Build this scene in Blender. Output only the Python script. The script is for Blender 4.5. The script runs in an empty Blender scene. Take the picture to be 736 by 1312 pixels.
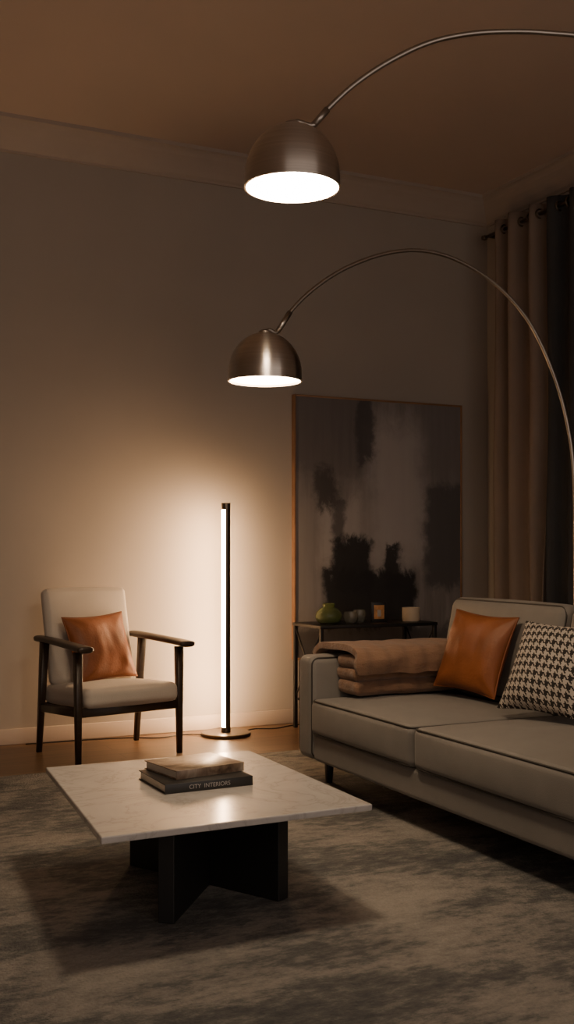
import bpy, math, random
from mathutils import Vector, Matrix, noise
random.seed(3)
scene = bpy.context.scene
COL = scene.collection

# ------------------------------------------------------------------ materials
def new_mat(name):
    m = bpy.data.materials.new(name); m.use_nodes = True
    nt = m.node_tree; b = nt.nodes['Principled BSDF']
    return m, nt, b

def L(nt, a, b): nt.links.new(a, b)

def coord(nt, scale=(1,1,1), kind='Object'):
    tc = nt.nodes.new('ShaderNodeTexCoord'); mp = nt.nodes.new('ShaderNodeMapping')
    mp.inputs['Scale'].default_value = scale
    L(nt, tc.outputs[kind], mp.inputs['Vector'])
    return mp.outputs['Vector']

def tex_noise(nt, vec, scale, detail=4, rough=0.5, dist=0.0):
    n = nt.nodes.new('ShaderNodeTexNoise')
    n.inputs['Scale'].default_value = scale; n.inputs['Detail'].default_value = detail
    n.inputs['Roughness'].default_value = rough; n.inputs['Distortion'].default_value = dist
    L(nt, vec, n.inputs['Vector']); return n.outputs['Fac']

def ramp(nt, fac, stops):
    r = nt.nodes.new('ShaderNodeValToRGB'); cr = r.color_ramp
    while len(cr.elements) < len(stops): cr.elements.new(0.5)
    for e, (p, c) in zip(cr.elements, stops):
        e.position = p; e.color = (c[0], c[1], c[2], 1)
    L(nt, fac, r.inputs['Fac']); return r.outputs['Color']

def bump(nt, b, h, strength=0.2, dist=0.01):
    bp = nt.nodes.new('ShaderNodeBump'); bp.inputs['Strength'].default_value = strength
    bp.inputs['Distance'].default_value = dist
    L(nt, h, bp.inputs['Height']); L(nt, bp.outputs['Normal'], b.inputs['Normal'])

def math_n(nt, op, a, b=None):
    n = nt.nodes.new('ShaderNodeMath'); n.operation = op
    for i, v in enumerate((a, b)):
        if v is None: continue
        if isinstance(v, (int, float)): n.inputs[i].default_value = v
        else: L(nt, v, n.inputs[i])
    return n.outputs[0]

def mixc(nt, fac, a, b):
    n = nt.nodes.new('ShaderNodeMix'); n.data_type = 'RGBA'
    if isinstance(fac, (int, float)): n.inputs[0].default_value = fac
    else: L(nt, fac, n.inputs[0])
    for sock, v in ((n.inputs[6], a), (n.inputs[7], b)):
        if isinstance(v, tuple): sock.default_value = (v[0], v[1], v[2], 1)
        else: L(nt, v, sock)
    return n.outputs[2]

def simple(name, c, rough=0.5, metal=0.0, var=0.12, nscale=6, scale=(1,1,1), bumps=0.0, bscale=80, spec=0.5, sheen=0.0):
    m, nt, b = new_mat(name)
    v = coord(nt, scale)
    f = tex_noise(nt, v, nscale, 5)
    lo = tuple(x*(1-var) for x in c); hi = tuple(min(1, x*(1+var)) for x in c)
    L(nt, ramp(nt, f, [(0.3, lo), (0.7, hi)]), b.inputs['Base Color'])
    b.inputs['Roughness'].default_value = rough; b.inputs['Metallic'].default_value = metal
    b.inputs['Specular IOR Level'].default_value = spec
    if sheen: b.inputs['Sheen Weight'].default_value = sheen
    if bumps: bump(nt, b, tex_noise(nt, v, bscale, 3), bumps, 0.004)
    return m

def emis(name, c, s):
    m, nt, b = new_mat(name)
    b.inputs['Base Color'].default_value = (0.8, 0.8, 0.8, 1)
    b.inputs['Emission Color'].default_value = (*c, 1); b.inputs['Emission Strength'].default_value = s
    return m

def glass(name, c, rough=0.05):
    m, nt, b = new_mat(name)
    b.inputs['Base Color'].default_value = (*c, 1); b.inputs['Transmission Weight'].default_value = 0.75
    b.inputs['Roughness'].default_value = rough; b.inputs['IOR'].default_value = 1.45
    return m

M_wall = simple('wall_paint', (0.40, 0.35, 0.30), 0.85, var=0.03, nscale=2, bumps=0.08, bscale=60, spec=0.2)
M_ceil = simple('ceiling_paint', (0.57, 0.465, 0.395), 0.9, var=0.02, nscale=2, spec=0.1)
M_trim = simple('crown_paint', (0.42, 0.35, 0.295), 0.75, var=0.02, spec=0.2)
M_base = simple('baseboard_paint', (0.48, 0.39, 0.32), 0.6, var=0.02)
M_sofa = simple('sofa_fabric', (0.205, 0.188, 0.168), 0.62, var=0.06, nscale=9, bumps=0.25, bscale=350, spec=0.35, sheen=0.12)
M_pipe = simple('sofa_piping', (0.04, 0.035, 0.03), 0.6)
M_black = simple('black_metal', (0.012, 0.011, 0.011), 0.45)
M_tblbase = simple('blackened_wood', (0.011, 0.011, 0.011), 0.5, bumps=0.1, bscale=40)
M_dwood = simple('dark_walnut', (0.032, 0.019, 0.012), 0.40, var=0.3, nscale=10, scale=(1, 8, 8))
M_cream = simple('cream_upholstery', (0.52, 0.46, 0.39), 0.8, var=0.05, bumps=0.3, bscale=260, sheen=0.2)
M_leather = simple('cognac_leather', (0.22, 0.069, 0.022), 0.50, var=0.22, nscale=7, bumps=0.25, bscale=90, spec=0.4)
M_curtA = simple('curtain_linen', (0.255, 0.195, 0.155), 0.9, var=0.08, nscale=3, bumps=0.2, bscale=300)
M_curtB = simple('curtain_slate', (0.046, 0.048, 0.051), 0.9, var=0.1, nscale=3, bumps=0.2, bscale=300)
M_bronze = simple('dark_bronze', (0.16, 0.125, 0.095), 0.35, metal=0.9)
M_steel = simple('satin_steel', (0.40, 0.36, 0.32), 0.33, metal=1.0, var=0.05)
M_frame = simple('oak_frame', (0.26, 0.14, 0.07), 0.5, var=0.2)
M_paper = simple('book_pages', (0.6, 0.52, 0.42), 0.8, var=0.1, nscale=60, scale=(1, 1, 20))
M_bookdk = simple('book_cover_black', (0.02, 0.019, 0.018), 0.35)
M_white = simple('white_print', (0.40, 0.37, 0.34), 0.6)
M_candle = simple('candle_wax', (0.62, 0.50, 0.36), 0.5, var=0.04)
M_greenglass = glass('green_glass', (0.34, 0.40, 0.17))
M_clearglass = glass('smoky_glass', (0.45, 0.43, 0.36))
M_cord = simple('cord_rubber', (0.015, 0.013, 0.012), 0.5)
M_amber = simple('amber_print', (0.55, 0.26, 0.09), 0.6, var=0.4, nscale=30)
M_marblebase = simple('black_marble', (0.03, 0.03, 0.03), 0.2, var=0.5, nscale=12)
M_lamp = emis('lamp_diffuser', (1.0, 0.76, 0.51), 82)
M_lamp2 = emis('lamp_diffuser_dim', (1.0, 0.73, 0.47), 34)
M_led = emis('led_diffuser', (1.0, 0.62, 0.33), 122)

# brushed nickel (grooves run round the shade, so highlights stretch up and down it)
M_nickel, nt, b = new_mat('brushed_nickel')
v = coord(nt, (1, 1, 60)); f = tex_noise(nt, v, 3, 6)
L(nt, ramp(nt, f, [(0.3, (0.52, 0.475, 0.43)), (0.7, (0.62, 0.57, 0.52))]), b.inputs['Base Color'])
b.inputs['Metallic'].default_value = 1.0; b.inputs['Roughness'].default_value = 0.30
b.inputs['Anisotropic'].default_value = 0.85; b.inputs['Anisotropic Rotation'].default_value = 0.25
tg = nt.nodes.new('ShaderNodeTangent'); tg.direction_type = 'RADIAL'; tg.axis = 'Z'
L(nt, tg.outputs[0], b.inputs['Tangent'])

# marble
M_marble, nt, b = new_mat('white_marble')
v = coord(nt)
f = tex_noise(nt, v, 3.0, 8, 0.6, 1.6)
vein = math_n(nt, 'ABSOLUTE', math_n(nt, 'SUBTRACT', f, 0.5))
c = ramp(nt, vein, [(0.0, (0.42, 0.39, 0.36)), (0.018, (0.50, 0.47, 0.44)), (0.12, (0.54, 0.505, 0.47))])
L(nt, c, b.inputs['Base Color']); b.inputs['Roughness'].default_value = 0.16

# wood floor
M_floor, nt, b = new_mat('oak_floor')
v = coord(nt)
br = nt.nodes.new('ShaderNodeTexBrick')
br.inputs['Scale'].default_value = 1.0; br.inputs['Brick Width'].default_value = 1.4; br.inputs['Row Height'].default_value = 0.13
br.inputs['Mortar Size'].default_value = 0.0015
br.inputs['Color1'].default_value = (0.21, 0.12, 0.06, 1); br.inputs['Color2'].default_value = (0.15, 0.08, 0.04, 1)
br.inputs['Mortar'].default_value = (0.03, 0.015, 0.01, 1); L(nt, v, br.inputs['Vector'])
g = ramp(nt, tex_noise(nt, coord(nt, (1.5, 25, 1)), 3, 6), [(0.3, (0.6, 0.6, 0.6)), (0.7, (1, 1, 1))])
mx = nt.nodes.new('ShaderNodeMix'); mx.data_type = 'RGBA'; mx.blend_type = 'MULTIPLY'; mx.inputs[0].default_value = 1
L(nt, br.outputs['Color'], mx.inputs[6]); L(nt, g, mx.inputs[7]); L(nt, mx.outputs[2], b.inputs['Base Color'])
b.inputs['Roughness'].default_value = 0.38

# distressed rug
M_rug, nt, b = new_mat('distressed_rug')
f1 = tex_noise(nt, coord(nt, (0.8, 1.5, 1)), 1.7, 7, 0.60, 0.25)
f2 = tex_noise(nt, coord(nt, (1, 2.0, 1)), 13, 6, 0.75)
f3 = tex_noise(nt, coord(nt), 110, 2)
s = math_n(nt, 'ADD', math_n(nt, 'MULTIPLY', f1, 0.64), math_n(nt, 'MULTIPLY', f2, 0.36))
c1 = ramp(nt, s, [(0.41, (0.088, 0.091, 0.094)), (0.47, (0.150, 0.148, 0.143)), (0.52, (0.27, 0.253, 0.23)), (0.60, (0.37, 0.34, 0.30))])
c2 = mixc(nt, math_n(nt, 'MULTIPLY', f3, 0.4), c1, (0.08, 0.076, 0.070))
L(nt, c2, b.inputs['Base Color']); b.inputs['Roughness'].default_value = 0.95
b.inputs['Specular IOR Level'].default_value = 0.1
bump(nt, b, math_n(nt, 'ADD', f3, f2), 0.8, 0.010)

# houndstooth
M_hound, nt, b = new_mat('houndstooth_cloth')
tc = nt.nodes.new('ShaderNodeTexCoord'); sp = nt.nodes.new('ShaderNodeSeparateXYZ'); L(nt, tc.outputs['Object'], sp.inputs[0])
K = 8 / 0.034
i = math_n(nt, 'FLOOR', math_n(nt, 'MULTIPLY', math_n(nt, 'ADD', sp.outputs['X'], 4.0), K))
j = math_n(nt, 'FLOOR', math_n(nt, 'MULTIPLY', math_n(nt, 'ADD', sp.outputs['Y'], 4.0), K))
wa = math_n(nt, 'LESS_THAN', math_n(nt, 'MODULO', i, 8), 3.5)
we = math_n(nt, 'LESS_THAN', math_n(nt, 'MODULO', j, 8), 3.5)
tw = math_n(nt, 'LESS_THAN', math_n(nt, 'MODULO', math_n(nt, 'ADD', i, j), 4), 1.5)
val = math_n(nt, 'ADD', math_n(nt, 'MULTIPLY', tw, wa), math_n(nt, 'MULTIPLY', math_n(nt, 'SUBTRACT', 1.0, tw), we))
L(nt, mixc(nt, val, (0.44, 0.39, 0.34), (0.02, 0.016, 0.014)), b.inputs['Base Color'])
b.inputs['Roughness'].default_value = 0.9

# blanket with woven bands
M_blanket, nt, b = new_mat('wool_blanket')
v = coord(nt)
w = nt.nodes.new('ShaderNodeTexWave'); w.bands_direction = 'X'; w.inputs['Scale'].default_value = 3.2; w.inputs['Distortion'].default_value = 0.6
L(nt, v, w.inputs['Vector'])
bandm = math_n(nt, 'POWER', w.outputs['Fac'], 4.0)
c = mixc(nt, math_n(nt, 'MULTIPLY', bandm, 0.35), (0.235, 0.132, 0.078), (0.12, 0.072, 0.048))
L(nt, c, b.inputs['Base Color']); b.inputs['Roughness'].default_value = 0.95
b.inputs['Sheen Weight'].default_value = 0.2
bump(nt, b, math_n(nt, 'ADD', tex_noise(nt, coord(nt), 220, 3), math_n(nt, 'MULTIPLY', tex_noise(nt, coord(nt, (1, 3, 3)), 10, 3), 3.0)), 0.6, 0.006)

# book jacket
M_jacket, nt, b = new_mat('book_jacket')
f = tex_noise(nt, coord(nt, (1, 2, 1)), 12, 6, 0.6, 1)
L(nt, ramp(nt, f, [(0.35, (0.08, 0.05, 0.03)), (0.5, (0.22, 0.15, 0.10)), (0.65, (0.34, 0.27, 0.20))]), b.inputs['Base Color'])
b.inputs['Roughness'].default_value = 0.3

# abstract painting: coordinates local to canvas (x 0..1.25, z 0..1.66)
M_art, nt, b = new_mat('abstract_painting')
PW, PH = 1.25, 1.655
tc = nt.nodes.new('ShaderNodeTexCoord')
sp = nt.nodes.new('ShaderNodeSeparateXYZ'); L(nt, tc.outputs['Object'], sp.inputs[0])
nA = tex_noise(nt, coord(nt, (1.0, 1, 0.9)), 5.0, 8, 0.65)
nB = tex_noise(nt, coord(nt, (1.3, 1, 1.0)), 6.0, 8, 0.7, 0.4)
nV = tex_noise(nt, coord(nt, (9, 1, 0.7)), 2.2, 6, 0.6)
U = math_n(nt, 'ADD', math_n(nt, 'DIVIDE', sp.outputs['X'], PW), math_n(nt, 'MULTIPLY', math_n(nt, 'SUBTRACT', nA, 0.5), 0.16))
V = math_n(nt, 'ADD', math_n(nt, 'DIVIDE', sp.outputs['Z'], PH), math_n(nt, 'MULTIPLY', math_n(nt, 'SUBTRACT', nB, 0.5), 0.22))
def mrange(x, a, bb):
    n = nt.nodes.new('ShaderNodeMapRange'); n.interpolation_type = 'SMOOTHSTEP'; n.clamp = True
    n.inputs[1].default_value = a; n.inputs[2].default_value = bb
    L(nt, x, n.inputs[0]); return n.outputs[0]
def rect(u0, u1, v0, v1, s, k=1.0):
    m = math_n(nt, 'MULTIPLY', mrange(U, u0-s, u0+s), math_n(nt, 'SUBTRACT', 1.0, mrange(U, u1-s, u1+s)))
    n = math_n(nt, 'MULTIPLY', mrange(V, v0-s, v0+s), math_n(nt, 'SUBTRACT', 1.0, mrange(V, v1-s, v1+s)))
    return math_n(nt, 'MULTIPLY', math_n(nt, 'MULTIPLY', m, n), k)
col = ramp(nt, nV, [(0.3, (0.165, 0.147, 0.142)), (0.5, (0.215, 0.194, 0.187)), (0.7, (0.265, 0.24, 0.23))])
for (r, cc) in [
    (rect(-0.3, 0.42, 0.70, 1.3, 0.05, 0.7), (0.12, 0.105, 0.103)),
    (rect(-0.2, 0.12, 0.0, 0.62, 0.05, 0.7), (0.25, 0.225, 0.215)),
    (rect(0.44, 0.78, 0.36, 0.92, 0.08, 0.8), (0.41, 0.375, 0.36)),
    (rect(0.14, 0.40, 0.36, 0.60, 0.05, 0.75), (0.39, 0.355, 0.34)),
    (rect(0.36, 0.46, 0.76, 1.3, 0.02, 0.85), (0.06, 0.053, 0.055)),
    (rect(0.74, 1.3, 0.70, 1.3, 0.07, 0.7), (0.165, 0.15, 0.147)),
    (rect(0.78, 1.3, 0.26, 0.68, 0.03, 0.9), (0.080, 0.075, 0.077)),
    (rect(0.10, 0.24, 0.58, 0.72, 0.025, 0.9), (0.055, 0.048, 0.046)),
    (rect(0.22, 0.28, 0.42, 0.62, 0.02, 0.8), (0.06, 0.052, 0.052)),
    (rect(0.16, 0.72, 0.10, 0.33, 0.02, 0.97), (0.013, 0.012, 0.013)),
    (rect(0.22, 0.45, 0.25, 0.45, 0.02, 0.97), (0.013, 0.012, 0.013)),
    (rect(0.52, 0.62, 0.25, 0.43, 0.015, 0.95), (0.015, 0.014, 0.015)),
    (rect(-0.3, 1.3, -0.4, 0.11, 0.03, 0.8), (0.08, 0.073, 0.070)),
]:
    col = mixc(nt, r, col, cc)
L(nt, col, b.inputs['Base Color']); b.inputs['Roughness'].default_value = 0.6
bump(nt, b, nV, 0.25, 0.004)

# ------------------------------------------------------------------ geometry helpers
def mk(name, verts, faces, mat, smooth=False, loc=(0,0,0)):
    me = bpy.data.meshes.new(name); me.from_pydata([tuple(v) for v in verts], [], faces); me.update()
    if smooth:
        for p in me.polygons: p.use_smooth = True
    o = bpy.data.objects.new(name, me); COL.objects.link(o); me.materials.append(mat); o.location = loc
    return o

def recalc(o):
    import bmesh
    bm = bmesh.new(); bm.from_mesh(o.data); bmesh.ops.remove_doubles(bm, verts=bm.verts, dist=1e-5)
    bmesh.ops.recalc_face_normals(bm, faces=bm.faces); bm.to_mesh(o.data); bm.free(); return o

def box(name, x0, x1, y0, y1, z0, z1, mat, bev=0.0, seg=2):
    cx, cy, cz = (x0+x1)/2, (y0+y1)/2, (z0+z1)/2
    a, b_, c = (x1-x0)/2, (y1-y0)/2, (z1-z0)/2
    vs = [(sx*a, sy*b_, sz*c) for sx in (-1,1) for sy in (-1,1) for sz in (-1,1)]
    fs = [(0,1,3,2),(4,6,7,5),(0,4,5,1),(2,3,7,6),(0,2,6,4),(1,5,7,3)]
    o = mk(name, vs, fs, mat, loc=(cx,cy,cz)); recalc(o)
    if bev:
        m = o.modifiers.new('bevel', 'BEVEL'); m.width = bev; m.segments = seg
        for p in o.data.polygons: p.use_smooth = True
    return o

def rbox(name, a, b_, c, r, mat, loc=(0,0,0), rot=(0,0,0), puff=(0,0,0), wob=0.0, n=10):
    """soft box: half sizes a,b,c, corner radius r, puff = bulge per axis"""
    def axis(h):
        inner = h - r
        ang = [math.tan(math.radians(t)) for t in (45, 33, 22, 11, 0)]
        neg = [-(inner + r*t) for t in ang]
        mid = [-inner + 2*inner*k/n for k in range(1, n)]
        pos = [-x for x in reversed(neg)]
        return neg + mid + pos
    X, Y, Z = axis(a), axis(b_), axis(c)
    H = (a, b_, c); verts = []; faces = []
    def face(ax, sgn, A, B, ia, ib):
        base = len(verts)
        for u in A:
            for w_ in B:
                p = [0,0,0]; p[ax] = sgn*H[ax]; p[ia] = u; p[ib] = w_
                q = [max(-(H[k]-r), min(H[k]-r, p[k])) for k in range(3)]
                d = Vector(p) - Vector(q)
                if d.length > 0: d = d.normalized()*r
                P = Vector(q) + d
                f = [max(0.0, 1-(p[k]/H[k])**2) for k in range(3)]
                for k in range(3):
                    if puff[k]:
                        o1, o2 = [m_ for m_ in range(3) if m_ != k]
                        P[k] += puff[k]*f[o1]*f[o2]*(p[k]/H[k])
                if wob:
                    nn = noise.noise(P*6.0 + Vector(loc)*3)
                    P += P.normalized()*nn*wob
                verts.append(P)
        nb = len(B)
        for i_ in range(len(A)-1):
            for j_ in range(nb-1):
                k = base + i_*nb + j_
                faces.append((k, k+1, k+nb+1, k+nb))
    for s_ in (-1, 1):
        face(0, s_, Y, Z, 1, 2); face(1, s_, X, Z, 0, 2); face(2, s_, X, Y, 0, 1)
    o = mk(name, verts, faces, mat, True, loc); recalc(o); o.rotation_euler = rot
    return o

def sweep(name, pts, ra, rb, mat, up=(0,0,1), n=12, power=2.0, closed=False, loc=(0,0,0)):
    pts = [Vector(p) for p in pts]; N = len(pts)
    if not isinstance(ra, (list, tuple)): ra = [ra]*N
    if not isinstance(rb, (list, tuple)): rb = [rb]*N
    verts = []; faces = []; up = Vector(up)
    prev = None
    for i_, p in enumerate(pts):
        if closed: t = pts[(i_+1) % N] - pts[i_-1]
        else: t = pts[min(N-1, i_+1)] - pts[max(0, i_-1)]
        t.normalize()
        side = up.cross(t)
        if side.length < 1e-4: side = prev if prev is not None else Vector((1,0,0))
        side = side.normalized(); prev = side
        nn = t.cross(side)
        for k in range(n):
            th = 2*math.pi*(k+0.5)/n; c_, s_ = math.cos(th), math.sin(th)
            x = ra[i_]*math.copysign(abs(c_)**(2/power), c_); y = rb[i_]*math.copysign(abs(s_)**(2/power), s_)
            verts.append(p + side*x + nn*y)
    M = N if closed else N-1
    for i_ in range(M):
        for k in range(n):
            a_ = i_*n+k; b2 = i_*n+(k+1) % n; c2 = ((i_+1) % N)*n+(k+1) % n; d2 = ((i_+1) % N)*n+k
            faces.append((a_, b2, c2, d2))
    if not closed:
        faces.append(tuple(range(n-1, -1, -1))); faces.append(tuple(range((N-1)*n, N*n)))
    o = mk(name, verts, faces, mat, True, loc); recalc(o); return o

def leg(name, p1, p2, w1, w2, mat):
    return sweep(name, [p1, Vector(p1).lerp(Vector(p2), .5), p2], [w1/2, (w1+w2)/4, w2/2], [w1/2, (w1+w2)/4, w2/2], mat, up=(0,1,0.001), n=16, power=4.5)

def lathe(name, prof, mat, loc=(0,0,0), n=48, cap=True):
    verts = []; faces = []
    for (r, z) in prof:
        for k in range(n):
            th = 2*math.pi*k/n; verts.append((r*math.cos(th), r*math.sin(th), z))
    for i_ in range(len(prof)-1):
        for k in range(n):
            faces.append((i_*n+k, i_*n+(k+1) % n, (i_+1)*n+(k+1) % n, (i_+1)*n+k))
    if cap:
        faces.append(tuple(range(n))); faces.append(tuple((len(prof)-1)*n+k for k in range(n)))
    o = mk(name, verts, faces, mat, True, loc); recalc(o)
    m = o.modifiers.new('es', 'EDGE_SPLIT'); m.split_angle = math.radians(40)
    return o

def smooth_pts(pts, k=6):
    pts = [Vector(p) for p in pts]; out = []
    for i_ in range(len(pts)-1):
        p0 = pts[max(0, i_-1)]; p1 = pts[i_]; p2 = pts[i_+1]; p3 = pts[min(len(pts)-1, i_+2)]
        for s_ in range(k):
            t = s_/k
            out.append(0.5*((2*p1) + (p2-p0)*t + (2*p0-5*p1+4*p2-p3)*t*t + (3*p1-p0-3*p2+p3)*t**3))
    out.append(pts[-1]); return out

def root(name, loc, objs, rotz=0.0, local=False):
    e = bpy.data.objects.new(name, None); e.empty_display_size = 0.1; COL.objects.link(e)
    e.location = loc; e.rotation_euler = (0,0,rotz)
    Mx = Matrix.Translation(Vector(loc)) @ Matrix.Rotation(rotz, 4, 'Z')
    for o in objs:
        o.parent = e
        if not local: o.matrix_parent_inverse = Mx.inverted()
    return e

def rrect(a, b_, r, z, k=6):
    out = []
    for cx, cy, s0 in ((a-r, b_-r, 0), (-(a-r), b_-r, 90), (-(a-r), -(b_-r), 180), (a-r, -(b_-r), 270)):
        for q in range(k+1):
            th = math.radians(s0+90*q/k); out.append((cx+r*math.cos(th), cy+r*math.sin(th), z))
    return out

def densify(pts, step=0.05):
    out = []
    for i_ in range(len(pts)):
        p, q = Vector(pts[i_]), Vector(pts[(i_+1) % len(pts)])
        m_ = max(1, int((q-p).length/step))
        for s_ in range(m_): out.append(p.lerp(q, s_/m_))
    return out

# ------------------------------------------------------------------ room
WX, WY, CZ = 4.5, 6.17, 3.50
box('floor', -2.6, WX+0.1, -1.5, WY+0.1, -0.1, 0, M_floor)
box('ceiling', -2.6, WX+0.1, -1.5, WY+0.1, CZ, CZ+0.1, M_ceil)
box('wall_back', -2.6, WX+0.1, WY, WY+0.1, 0, CZ, M_wall)
box('wall_right', WX, WX+0.1, -1.5, WY, 0, CZ, M_wall)
box('wall_left', -2.6, -2.5, -1.5, WY, 0, CZ, M_wall)
def crown(name, horizontal):
    prof = [(0,-.165),(.014,-.165),(.014,-.152),(.028,-.140),(.050,-.110),(.078,-.078),(.105,-.055),(.118,-.040),(.135,-.028),(.15,-.022),(.15,0),(0,0)]
    verts = []; n = len(prof)
    for e in (0, 1):
        for (d, z) in prof:
            if horizontal: verts.append((-2.5 if e == 0 else WX-d, WY-d, CZ+z))
            else: verts.append((WX-d, -1.5 if e == 0 else WY-d, CZ+z))
    faces = [(k, (k+1) % n, n+(k+1) % n, n+k) for k in range(n)] + [tuple(range(n)), tuple(range(n, 2*n))]
    return recalc(mk(name, verts, faces, M_trim))
crown('trim_1', True); crown('trim_2', False)
box('baseboard_back', -2.5, WX, WY-0.016, WY, 0, 0.09, M_base, 0.004)
box('baseboard_right', WX-0.016, WX, -1.5, WY-0.016, 0, 0.09, M_base, 0.004)
box('rug', -1.9, 3.20, 0.6, 5.27, 0.0, 0.012, M_rug, 0.004)

# ------------------------------------------------------------------ sofa
SX0, SX1 = 2.24, 3.26
YF, YN = 4.56, 2.38   # far / near ends
ARM = 0.14
parts = []
base = rbox('base', (SX1-SX0)/2-0.005, (YF-YN)/2-ARM, 0.062, 0.02, M_sofa, ((SX0+SX1)/2+0.005, (YF+YN)/2, 0.193)); parts.append(base)
armc = (SX0+SX1-0.06)/2
for nm, yc in (('arm_1', YF-ARM/2), ('arm_2', YN+ARM/2)):
    parts.append(rbox(nm, (SX1-SX0-0.06)/2, ARM/2, 0.238, 0.035, M_sofa, (armc, yc, 0.37), puff=(0, 0.006, 0.006)))
    for s_ in (-1, 1):   # piping around the arm panels
        a2, b2 = (SX1-SX0-0.06)/2-0.008, 0.238-0.008
        pp = [(p[0]+armc, yc+s_*(ARM/2-0.008), p[1]+0.37) for p in densify(rrect(a2, b2, 0.035, 0))]
        parts.append(sweep(nm+'_piping_%d' % (s_+2), pp, 0.0035, 0.0035, M_pipe, up=(0,1,0), n=6, closed=True))
parts.append(rbox('back_frame', 0.04, (YF-YN)/2-0.05, 0.29, 0.03, M_sofa, (SX1-0.045, (YF+YN)/2, 0.43)))
yi0, yi1, ym = YN+ARM+0.005, YF-ARM-0.005, 3.545
for idx, (y0, y1) in enumerate(((ym, yi1), (yi0, ym))):
    a_, b2, c_ = 0.36, (y1-y0)/2-0.003, 0.082
    cen = Vector((SX0+a_-0.01, (y0+y1)/2, 0.335))
    parts.append(rbox('seat_cushion_%d' % (idx+1), a_, b2, c_, 0.03, M_sofa, cen, puff=(0.012, 0.0, 0.026)))
    for s_ in (-1, 1):
        pp = [Vector(p)+cen for p in densify(rrect(a_-0.006, b2-0.006, 0.03, s_*(c_-0.008)))]
        parts.append(sweep('seat_piping_%d_%d' % (idx+1, s_+2), pp, 0.0045, 0.0045, M_pipe, n=6, closed=True))
    # back cushion leaning
    a_, b2, c_ = 0.105, (y1-y0)/2-0.004, 0.225
    bc = rbox('back_cushion_%d' % (idx+1), a_, b2, c_, 0.05, M_sofa, (3.055, (y0+y1)/2, 0.635), (0, math.radians(12), 0), puff=(0.025, 0, 0.008)); parts.append(bc)
    R = Matrix.Rotation(math.radians(12), 3, 'Y')
    pp = []
    for p in densify(rrect(b2-0.014, c_-0.014, 0.05, 0)):
        pp.append(R @ Vector((-a_+0.014, p[0], p[1])) + Vector((3.055, (y0+y1)/2, 0.635)))
    parts.append(sweep('back_piping_%d' % (idx+1), pp, 0.004, 0.004, M_pipe, up=R @ Vector((1,0,0)), n=6, closed=True))
for k, (x, y) in enumerate(((SX0+0.12, YF-0.09), (SX0+0.12, YN+0.09), (SX1-0.12, YF-0.09), (SX1-0.12, YN+0.09))):
    parts.append(leg('leg_%d' % (k+1), (x, y, 0.138), (x, y, 0.012), 0.042, 0.028, M_black))
root('sofa', ((SX0+SX1)/2, (YF+YN)/2, 0), parts)

# ------------------------------------------------------------------ pillows
def pillow(name, w, h, t, mat, center, normal, upv, roll=0.0, pipem=None, creases=1.0):
    N = 48; verts = []; faces = []
    def prof(s, q):
        e = max(0.0, (1-abs(s)**2.6)*(1-abs(q)**2.6))
        return t/2*e**0.55
    def edge(s, q):
        x = w/2*s*(1-0.085*(1-q*q)*abs(s)**1.5); y = h/2*q*(1-0.085*(1-s*s)*abs(q)**1.5)
        return x, y
    for side in (1, -1):
        for i_ in range(N+1):
            for j_ in range(N+1):
                s = math.sin(math.pi/2*(-1+2*i_/N)); q = math.sin(math.pi/2*(-1+2*j_/N))
                x, y = edge(s, q); z = prof(s, q)
                # folds radiating from the corners + soft dents
                r_ = math.hypot(abs(s)-1, abs(q)-1); a2 = math.atan2(1-abs(q), 1-abs(s)+1e-6)
                rad = math.sin(a2*9+w*7+side+ (s > 0)*2.1 + (q > 0)*1.3)*0.003*math.exp(-((r_-0.42)/0.25)**2)*creases
                wr = noise.noise(Vector((x*7, y*7, side*3+w*11)))*0.018*(z/(t/2)) + noise.noise(Vector((x*20, y*9, side*5)))*0.005*creases*(z/(t/2)) + rad*(z/(t/2))
                verts.append((x, y, side*(z+wr*(1 if z > 0 else 0))))
    M = (N+1)**2
    for sd in (0, 1):
        for i_ in range(N):
            for j_ in range(N):
                k = sd*M + i_*(N+1)+j_
                f = (k, k+1, k+N+2, k+N+1)
                faces.append(f if sd else f[::-1])
    o = mk(name, verts, faces, mat, True); recalc(o)
    loop = []
    for s0, q0, ds, dq in ((-1,-1,1,0),(1,-1,0,1),(1,1,-1,0),(-1,1,0,-1)):
        for k in range(16):
            f = 2*k/16; x, y = edge(s0+ds*f, q0+dq*f); loop.append((x, y, 0))
    c = sweep('seam', loop, 0.004, 0.004, pipem or mat, n=6, closed=True); c.parent = o
    nz = Vector(normal).normalized(); uy = Vector(upv); uy = (uy - nz*uy.dot(nz)).normalized(); ux = uy.cross(nz)
    R = Matrix((ux, uy, nz)).transposed() @ Matrix.Rotation(roll, 3, 'Z')
    o.matrix_world = Matrix.Translation(Vector(center)) @ R.to_4x4()
    return o
tn = math.radians(20)
pillow('leather_pillow', 0.385, 0.37, 0.13, M_leather, (2.84, 3.985, 0.640), (-math.cos(tn)*0.97, -0.16, math.sin(tn)), (0.3, -0.05, 1), 0.04)
pillow('houndstooth_pillow', 0.45, 0.38, 0.14, M_hound, (2.775, 3.375, 0.632), (-0.92, -0.10, math.sin(math.radians(26))), (0.4, 0, 1), 0.05, creases=0.5)

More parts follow.
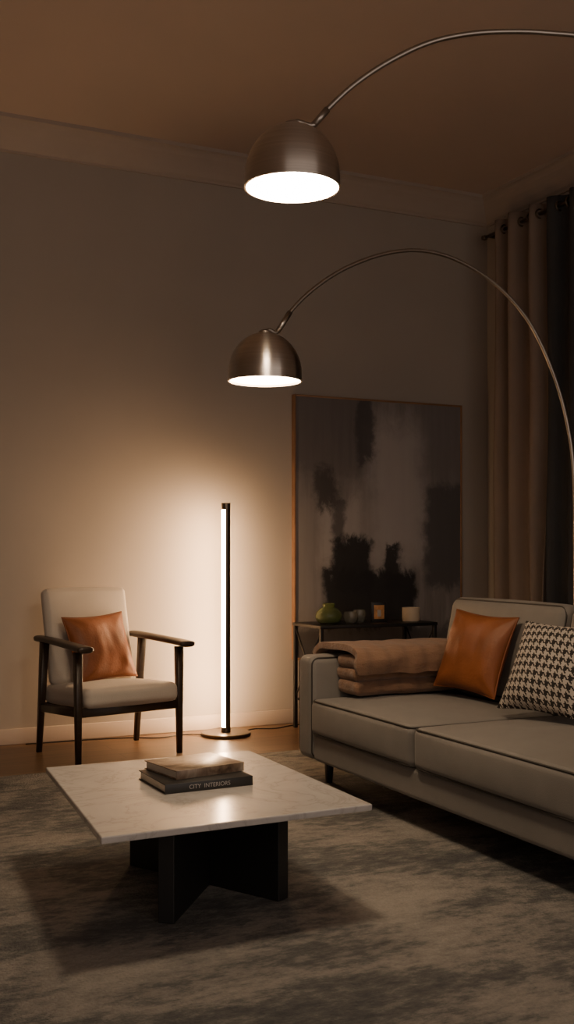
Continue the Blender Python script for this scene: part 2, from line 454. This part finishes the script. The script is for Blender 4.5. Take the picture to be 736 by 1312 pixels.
# throw blanket : loosely folded, lying on the seat against the arm and over it
bl = []
for k, (hz, zc, dy) in enumerate(((0.034, 0.476, 0.0), (0.030, 0.532, 0.012), (0.030, 0.586, -0.004))):
    bl.append(rbox('fold_%d' % (k+1), 0.285+0.006*(k % 2), 0.095, hz, 0.028, M_blanket,
        (2.645+0.006*(k % 2), 4.315+dy, zc), (0.04*(1-k), 0.012*(k-1), 0.02*(k-1)), puff=(0,0.006,0.006), wob=0.026, n=26))
def drape(name, path, x0, x1, thick, mat):
    """cloth strip following a path in Y-Z, wavy along X, closed with thickness"""
    P = smooth_pts([(0, y, z) for y, z in path], 6); nx = 40; vs = []; fs = []; n_ = len(P)
    for i_ in range(nx+1):
        f = i_/nx
        for j_, p in enumerate(P):
            wv = noise.noise(Vector((f*4, j_*0.09, 2.0))) + 0.5*noise.noise(Vector((f*9, j_*0.12, 7.0)))
            x = x0+(x1-x0)*f + 0.014*noise.noise(Vector((1, j_*0.15, f*2)))
            vs.append((x, p.y + 0.016*wv*(1 if j_ > n_*0.6 else 0.2), p.z + 0.011*wv*(1 if j_ > n_*0.3 else 0.2)))
    for i_ in range(nx):
        for j_ in range(n_-1):
            k = i_*n_+j_; fs.append((k, k+1, k+n_+1, k+n_))
    o = mk(name, vs, fs, mat, True); m_ = o.modifiers.new('s', 'SOLIDIFY'); m_.thickness = thick; m_.offset = 0
    m2 = o.modifiers.new('b', 'BEVEL'); m2.width = thick*0.3; m2.segments = 3; m2.limit_method = 'ANGLE'
    return o
bl.append(drape('draped_layer', [(4.60, 0.36), (4.602, 0.52), (4.59, 0.618), (4.54, 0.642), (4.44, 0.652), (4.30, 0.655), (4.215, 0.642), (4.185, 0.600), (4.195, 0.545)], 2.35, 2.945, 0.030, M_blanket))
root('throw_blanket', (2.64, 4.35, 0.43), bl)

# ------------------------------------------------------------------ coffee table
tt = 0.34; th = 0.02
cor = [(0.79, 2.785), (1.625, 2.80), (1.64, 3.755), (0.87, 3.765)]
vs = [(x, y, tt-th) for x, y in cor] + [(x, y, tt) for x, y in cor]
top = mk('marble_top', vs, [(0,1,2,3),(4,5,6,7),(0,1,5,4),(1,2,6,5),(2,3,7,6),(3,0,4,7)], M_marble); recalc(top)
m = top.modifiers.new('b', 'BEVEL'); m.width = 0.004; m.segments = 3
def slab(name, p, q, thk, z0, z1, mat):
    p, q = Vector(p), Vector(q); d = (q-p).normalized(); nrm = Vector((-d.y, d.x))*thk/2
    c4 = [p+nrm, p-nrm, q-nrm, q+nrm]
    vs = [(c.x, c.y, z0) for c in c4]+[(c.x, c.y, z1) for c in c4]
    o = mk(name, vs, [(0,1,2,3),(4,5,6,7),(0,1,5,4),(1,2,6,5),(2,3,7,6),(3,0,4,7)], mat); recalc(o)
    mm = o.modifiers.new('b', 'BEVEL'); mm.width = 0.003; mm.segments = 2
    return o
s1 = slab('base_panel_1', (1.04, 2.985), (1.47, 3.55), 0.05, 0.012, tt-th, M_tblbase)
s2 = slab('base_panel_2', (1.44, 3.03), (1.14, 3.60), 0.05, 0.012, tt-th, M_tblbase)
root('coffee_table', (1.23, 3.28, 0), [top, s1, s2])

def book(name, x, y, z, w, d, t, rot, cover, text=None):
    ps = [rbox('pages', w/2-0.004, d/2-0.004, t/2-0.003, 0.0015, M_paper, (0.001, 0.0, t/2), n=2),
          box('cover_front', -w/2, w/2, -d/2, d/2, t-0.003, t, cover, 0.0008),
          box('cover_back', -w/2, w/2, -d/2, d/2, 0, 0.003, cover, 0.0008),
          box('spine', -w/2, w/2, -d/2-0.001, -d/2+0.003, 0, t, cover, 0.0008)]
    if text:
        cu = bpy.data.curves.new(name+'_t', 'FONT'); cu.body = text; cu.size = t*0.62; cu.align_x = 'CENTER'; cu.align_y = 'CENTER'; cu.extrude = 0.0003
        to = bpy.data.objects.new('tmp', cu); COL.objects.link(to)
        dg = bpy.context.evaluated_depsgraph_get(); me = bpy.data.meshes.new_from_object(to.evaluated_get(dg))
        bpy.data.objects.remove(to); o = bpy.data.objects.new('spine_title', me); COL.objects.link(o)
        me.materials.clear(); me.materials.append(M_white)
        o.location = (0, -d/2-0.0012, t/2); o.rotation_euler = (math.pi/2, 0, 0); ps.append(o)
    return root(name, (x, y, z), ps, rot, local=True)
book('hardcover_book', 1.255, 3.315, tt, 0.30, 0.25, 0.030, 0.02, M_bookdk, 'CITY  INTERIORS')
book('hardcover_book', 1.27, 3.365, tt+0.030, 0.255, 0.215, 0.028, 0.17, M_jacket)

# ------------------------------------------------------------------ armchair (local: x right, y back)
ac = []
ac.append(leg('front_leg_1', (-0.30, 0.0, 0.575), (-0.30, -0.005, 0.0), 0.044, 0.028, M_dwood))
ac.append(leg('front_leg_2', (0.30, 0.0, 0.575), (0.30, -0.005, 0.0), 0.044, 0.028, M_dwood))
for s_ in (-1, 1):
    x = 0.30*s_
    ac.append(leg('back_leg_%d' % (1.5+s_/2), (x, 0.40, 0.60), (x, 0.47, 0.0), 0.046, 0.028, M_dwood))
    pts = smooth_pts([(x, -0.10, 0.592), (x, -0.085, 0.594), (x, -0.03, 0.598), (x-0.004*s_, 0.10, 0.604), (x-0.01*s_, 0.30, 0.612), (x-0.01*s_, 0.48, 0.615), (x-0.01*s_, 0.495, 0.615)], 4)
    n_ = len(pts); ra = []; rb = []
    for k in range(n_):
        u = k/(n_-1)
        ra.append((0.048*(1-u)+0.028*u) * min(1, 0.35+u*5) * min(1, 0.5+(1-u)*6)); rb.append(0.017*min(1, 0.5+u*5)*min(1, 0.5+(1-u)*5))
    ac.append(sweep('armrest_%d' % (1.5+s_/2), pts, ra, rb, M_dwood, n=20, power=2.8))
    ac.append(leg('side_rail_%d' % (1.5+s_/2), (x*0.97, 0.0, 0.265), (x*0.97, 0.44, 0.245), 0.045, 0.045, M_dwood))
ac.append(sweep('front_rail', [(-0.29, 0.0, 0.265), (0.29, 0.0, 0.265)], 0.012, 0.024, M_dwood, n=16, power=5))
ac.append(sweep('back_rail', [(-0.29, 0.44, 0.25), (0.29, 0.44, 0.25)], 0.012, 0.022, M_dwood, n=16, power=5))
for s_ in (-1, 1):
    ac.append(leg('back_post_%d' % (1.5+s_/2), (0.20*s_, 0.44, 0.25), (0.19*s_, 0.555, 0.78), 0.03, 0.022, M_dwood))
ac.append(rbox('seat_cushion', 0.275, 0.265, 0.05, 0.035, M_cream, (0, 0.215, 0.325), (math.radians(-3), 0, 0), puff=(0, 0.01, 0.02)))
ac.append(rbox('backrest', 0.255, 0.035, 0.265, 0.03, M_cream, (0, 0.485, 0.62), (math.radians(-13), 0, 0), puff=(0, 0.018, 0.01)))
chair_rot = math.radians(11.5)
CH = Vector((1.71, 5.48, 0))
root('armchair', CH, ac, chair_rot, local=True)
Rz = Matrix.Rotation(chair_rot, 3, 'Z')
pc = CH + Rz @ Vector((0.012, 0.360, 0.560))
pillow('leather_pillow', 0.40, 0.38, 0.13, M_leather, pc, Rz @ Vector((0.12, -0.9, 0.33)), (0, 0.3, 1), 0.14)

# ------------------------------------------------------------------ LED column floor lamp
lx, ly = 2.44, 5.93
lp = [lathe('base', [(0.0,0.0),(0.145,0.0),(0.148,0.004),(0.148,0.016),(0.144,0.020),(0.0,0.020)], M_bronze, (lx, ly, 0), cap=False),
      lathe('pole', [(0.0,0.02),(0.021,0.02),(0.021,1.373),(0.0,1.373)], M_bronze, (lx, ly, 0), cap=False),
      lathe('end_cap', [(0.0,1.335),(0.0265,1.335),(0.0265,1.375),(0.0,1.375)], M_bronze, (lx, ly, 0), cap=False),
      lathe('lower_collar', [(0.0,0.02),(0.027,0.02),(0.027,0.05),(0.0,0.05)], M_bronze, (lx, ly, 0), cap=False)]
def halfshell(name, r0, r1, a0, a1, z0, z1, mat, n=24):
    vs = []; fs = []
    for k in range(n+1):
        th = math.radians(a0+(a1-a0)*k/n)
        for r, z in ((r0,z0),(r1,z0),(r1,z1),(r0,z1)): vs.append((lx+r*math.cos(th), ly+r*math.sin(th), z))
    for k in range(n):
        for q in range(4): fs.append((k*4+q, k*4+(q+1) % 4, (k+1)*4+(q+1) % 4, (k+1)*4+q))
    fs += [(0,1,2,3), tuple(n*4+q for q in range(4))]
    return recalc(mk(name, vs, fs, mat, False))
lp.append(halfshell('diffuser', 0.021, 0.0262, 45, 240, 0.05, 1.335, M_led))
lp.append(halfshell('channel', 0.021, 0.0262, 240, 405, 0.05, 1.335, M_bronze))
root('led_floor_lamp', (lx, ly, 0), lp)
cord = smooth_pts([(2.31, 5.98, 0.006), (2.2, 6.03, 0.005), (2.05, 5.99, 0.005), (1.9, 6.06, 0.005), (1.7, 6.10, 0.005), (1.3, 6.12, 0.005)], 6)
c1 = sweep('cord_run_1', cord, 0.0035, 0.0035, M_cord, n=8)
cord = smooth_pts([(2.57, 5.98, 0.006), (2.68, 6.04, 0.005), (2.8, 6.0, 0.005), (2.95, 6.06, 0.005), (3.3, 6.1, 0.005)], 6)
c2 = sweep('cord_run_2', cord, 0.0035, 0.0035, M_cord, n=8)
root('power_cord', (2.44, 6.05, 0), [c1, c2])

# ------------------------------------------------------------------ arc lamps
def arc_lamp(name, cx, cy, zr, r, arc, basep, em):
    H = 0.20*r/0.153
    prof_out = [(r, 0)] + [(r, 0.03*r/0.153)]
    hh = H - 0.03*r/0.153
    for k in range(1, 15):
        th = math.pi/2*k/14; prof_out.append((max(0.0, r*math.cos(th)), 0.03*r/0.153 + hh*math.sin(th)))
    prof_in = [(max(0, p[0]-0.004), max(0.0, p[1]-0.004) if p[1] > 0 else 0) for p in reversed(prof_out)]
    ps = [lathe('shade', prof_out + prof_in, M_nickel, (cx, cy, zr), 64, cap=False),
          lathe('rim', [(r-0.005, -0.003), (r+0.0015, -0.003), (r+0.0015, 0.006), (r-0.005, 0.006), (r-0.005, -0.003)], M_nickel, (cx, cy, zr), 64, cap=False),
          lathe('diffuser', [(0.0, 0.006), (r-0.006, 0.006), (r-0.006, 0.012), (0.0, 0.012)], em, (cx, cy, zr), 64, cap=False),
          lathe('socket_cap', [(0.0, 0), (0.028, 0), (0.026, 0.012), (0.012, 0.02), (0.0, 0.02)], M_steel, (cx, cy, zr+H-0.008), 24, cap=False)]
    pts = smooth_pts([(cx, cy, zr+H), (cx+0.02, cy-0.002, zr+H+0.012)] + arc, 6)
    ps.append(sweep('arc_arm', pts, 0.0085, 0.0085, M_steel, up=(0.02, 1, 0), n=12))
    ps.append(sweep('arm_joint', [arc[0], arc[1]], 0.0115, 0.0115, M_steel, up=(0,1,0), n=12))
    ps.append(lathe('base', [(0.0,0.0),(0.148,0.0),(0.15,0.004),(0.15,0.046),(0.146,0.05),(0.03,0.05),(0.026,0.09),(0.0,0.09)], M_marblebase, (basep[0], basep[1], 0), cap=False))
    return root(name, (basep[0], basep[1], 0), ps)
Yp = 4.07
arc2 = [(x, Yp, z) for x, z in ((1.906,2.005),(1.964,2.092),(2.066,2.194),(2.216,2.299),(2.409,2.386),(2.61,2.427),(2.818,2.402),(3.034,2.308),(3.213,2.155),(3.351,1.928),(3.435,1.692),(3.473,1.451),(3.48,1.1),(3.48,0.5),(3.48,0.05))]
arc_lamp('arc_floor_lamp', 1.849, Yp, 1.797, 0.153, arc2, (3.48, Yp), M_lamp2)
arc1 = [(1.506+t, 3.104-0.35*t, z) for t, z in ((0.066,2.458),(0.1067,2.51),(0.19,2.594),(0.299,2.675),(0.42,2.74),(0.542,2.775),(0.665,2.79),(0.79,2.793),(0.95,2.78),(1.2,2.70),(1.5,2.49),(1.72,2.16),(1.86,1.75),(1.93,1.3),(1.95,0.8),(1.95,0.05))]
arc_lamp('arc_floor_lamp', 1.506, 3.104, 2.256, 0.153, arc1, (1.506+1.95, 3.104-0.35*1.95), M_lamp)

# ------------------------------------------------------------------ painting
cv = box('canvas', 3.0, 4.25, 6.135, 6.165, 0.414, 2.069, M_art)
off = Vector((-PW/2, 0, -PH/2))
for v_ in cv.data.vertices: v_.co -= off
cv.location += off
fr = []
for nm, a0 in (('frame_left', (2.988, 3.0, 6.128, 6.168, 0.402, 2.081)), ('frame_right', (4.25, 4.262, 6.128, 6.168, 0.402, 2.081)),
             ('frame_top', (3.0, 4.25, 6.128, 6.168, 2.069, 2.081)), ('frame_bottom', (3.0, 4.25, 6.128, 6.168, 0.402, 0.414))):
    fr.append(box(nm, *a0, M_frame, 0.001))
root('abstract_painting', (3.625, 6.15, 1.24), [cv]+fr)

# ------------------------------------------------------------------ console table + decor
ct = [box('top', 2.92, 3.74, 5.64, 6.02, 0.63, 0.65, M_black, 0.003),
      box('shelf', 2.94, 3.72, 5.66, 6.0, 0.17, 0.185, M_black, 0.003)]
for k, (x, y) in enumerate(((2.935, 5.655), (3.725, 5.655), (2.935, 6.005), (3.725, 6.005))):
    ct.append(box('leg_%d' % (k+1), x-0.011, x+0.011, y-0.011, y+0.011, 0, 0.63, M_black, 0.002))
for k, x in enumerate((2.935, 3.725)):
    ct.append(sweep('brace_%d' % (k*2+1), [(x, 5.655, 0.19), (x, 6.005, 0.62)], 0.006, 0.006, M_black, up=(1,0,0), n=8))
    ct.append(sweep('brace_%d' % (k*2+2), [(x, 6.005, 0.19), (x, 5.655, 0.62)], 0.006, 0.006, M_black, up=(1,0,0), n=8))
root('console_table', (3.33, 5.83, 0), ct)
zt = 0.65
vp = [(0.0,0.0),(0.05,0.0),(0.07,0.012),(0.083,0.04),(0.078,0.07),(0.055,0.092),(0.036,0.10),(0.04,0.118),(0.036,0.124),(0.03,0.118),(0.028,0.10),(0.05,0.085),(0.07,0.065),(0.075,0.04),(0.062,0.016),(0.045,0.008),(0.0,0.008)]
lathe('green_glass_vase', vp, M_greenglass, (3.06, 5.80, zt), cap=False)
gp = [(0.0,0.0),(0.03,0.0),(0.042,0.012),(0.046,0.04),(0.04,0.07),(0.037,0.07),(0.042,0.04),(0.038,0.015),(0.028,0.006),(0.0,0.006)]
lathe('drinking_glass', gp, M_clearglass, (3.20, 5.78, zt), cap=False)
lathe('drinking_glass', [(a_*0.9, z*1.1) for a_, z in gp], M_clearglass, (3.295, 5.84, zt), cap=False)
pf = [box('frame', -0.05, 0.05, -0.008, 0.008, 0, 0.125, M_black, 0.003), box('print', -0.033, 0.033, -0.0095, -0.0075, 0.02, 0.105, M_amber, 0.0005),
      box('motif', -0.012, 0.012, -0.0105, -0.009, 0.035, 0.075, M_white, 0.0005), box('stand', -0.01, 0.01, 0.0, 0.04, 0, 0.05, M_black, 0.002)]
root('picture_frame', (3.41, 5.80, zt), pf, -0.2, local=True)
cj = [lathe('jar', [(0.0,0.0),(0.052,0.0),(0.056,0.006),(0.056,0.085),(0.052,0.085),(0.05,0.065),(0.0,0.065)], M_candle, (3.645, 5.80, zt), cap=False),
      lathe('wick', [(0.0,0.065),(0.0015,0.065),(0.0015,0.08),(0.0,0.08)], M_black, (3.645, 5.80, zt), 8, cap=False)]
root('candle_jar', (3.645, 5.80, zt), cj)

# ------------------------------------------------------------------ curtains on the right wall
def curtain(name, y0, y1, x0, amp, lam, mat, top=3.27):
    ny = int((y1-y0)/lam*24); nz = 40; vs = []; fs = []
    for i_ in range(ny+1):
        y = y0+(y1-y0)*i_/ny
        for j_ in range(nz+1):
            z = 0.01+(top-0.01)*j_/nz; hf = 1-j_/nz
            ph = 2*math.pi*(y-y0)/lam + 0.7*noise.noise(Vector((y*3, z*0.7, 0)))*hf*2
            a2 = amp*(0.85+0.4*noise.noise(Vector((y*4, z*0.8, 5))))
            s_ = math.sin(ph); s_ = math.copysign(abs(s_)**0.75, s_)
            vs.append((x0+a2*s_, y+0.012*math.cos(ph*0.5+z*hf), z))
    for i_ in range(ny):
        for j_ in range(nz):
            k = i_*(nz+1)+j_; fs.append((k, k+1, k+nz+2, k+nz+1))
    o = mk('panel', vs, fs, mat, True)
    m_ = o.modifiers.new('s', 'SOLIDIFY'); m_.thickness = 0.004; m_.offset = 0
    ps = [o]
    k = 0; y = y0+lam*0.5
    while y < y1-0.01:
        loop = [(x0+0.028*math.cos(t*math.pi/8), y, 3.205+0.028*math.sin(t*math.pi/8)) for t in range(16)]
        ps.append(sweep('grommet_%d' % (k+1), loop, 0.006, 0.006, M_bronze, up=(0,1,0), n=8, closed=True))
        k += 1; y += lam*0.5
    return root(name, (x0, (y0+y1)/2, 0), ps)
curtain('curtain', 5.34, 5.88, 4.36, 0.060, 0.18, M_curtA)
curtain('curtain', 3.9, 5.31, 4.37, 0.05, 0.18, M_curtB)
rod = [sweep('rod', [(4.36, 3.7, 3.205), (4.36, 6.0, 3.205)], 0.012, 0.012, M_bronze, up=(0,0,1), n=12),
       box('bracket', 4.36, 4.5, 5.94, 5.96, 3.19, 3.22, M_bronze, 0.002),
       lathe('finial', [(0.0,-0.02),(0.02,-0.012),(0.022,0),(0.02,0.012),(0.0,0.02)], M_bronze, (4.36, 6.01, 3.205), 20, cap=False)]
root('curtain_rod', (4.36, 5.0, 3.205), rod)

# ------------------------------------------------------------------ world, camera
w = bpy.data.worlds.new('World'); scene.world = w; w.use_nodes = True
bg = w.node_tree.nodes['Background']; bg.inputs[0].default_value = (1.0, 0.83, 0.72, 1); bg.inputs[1].default_value = 0.84

cam = bpy.data.cameras.new('Camera'); co = bpy.data.objects.new('Camera', cam); COL.objects.link(co)
co.location = (0, 0, 1.1); co.rotation_euler = (math.radians(90), 0, math.radians(-25.6))
cam.sensor_fit = 'VERTICAL'; cam.sensor_height = 36; cam.lens = 36*1385/1312; cam.shift_y = 48/1312
cam.clip_start = 0.05
scene.camera = co
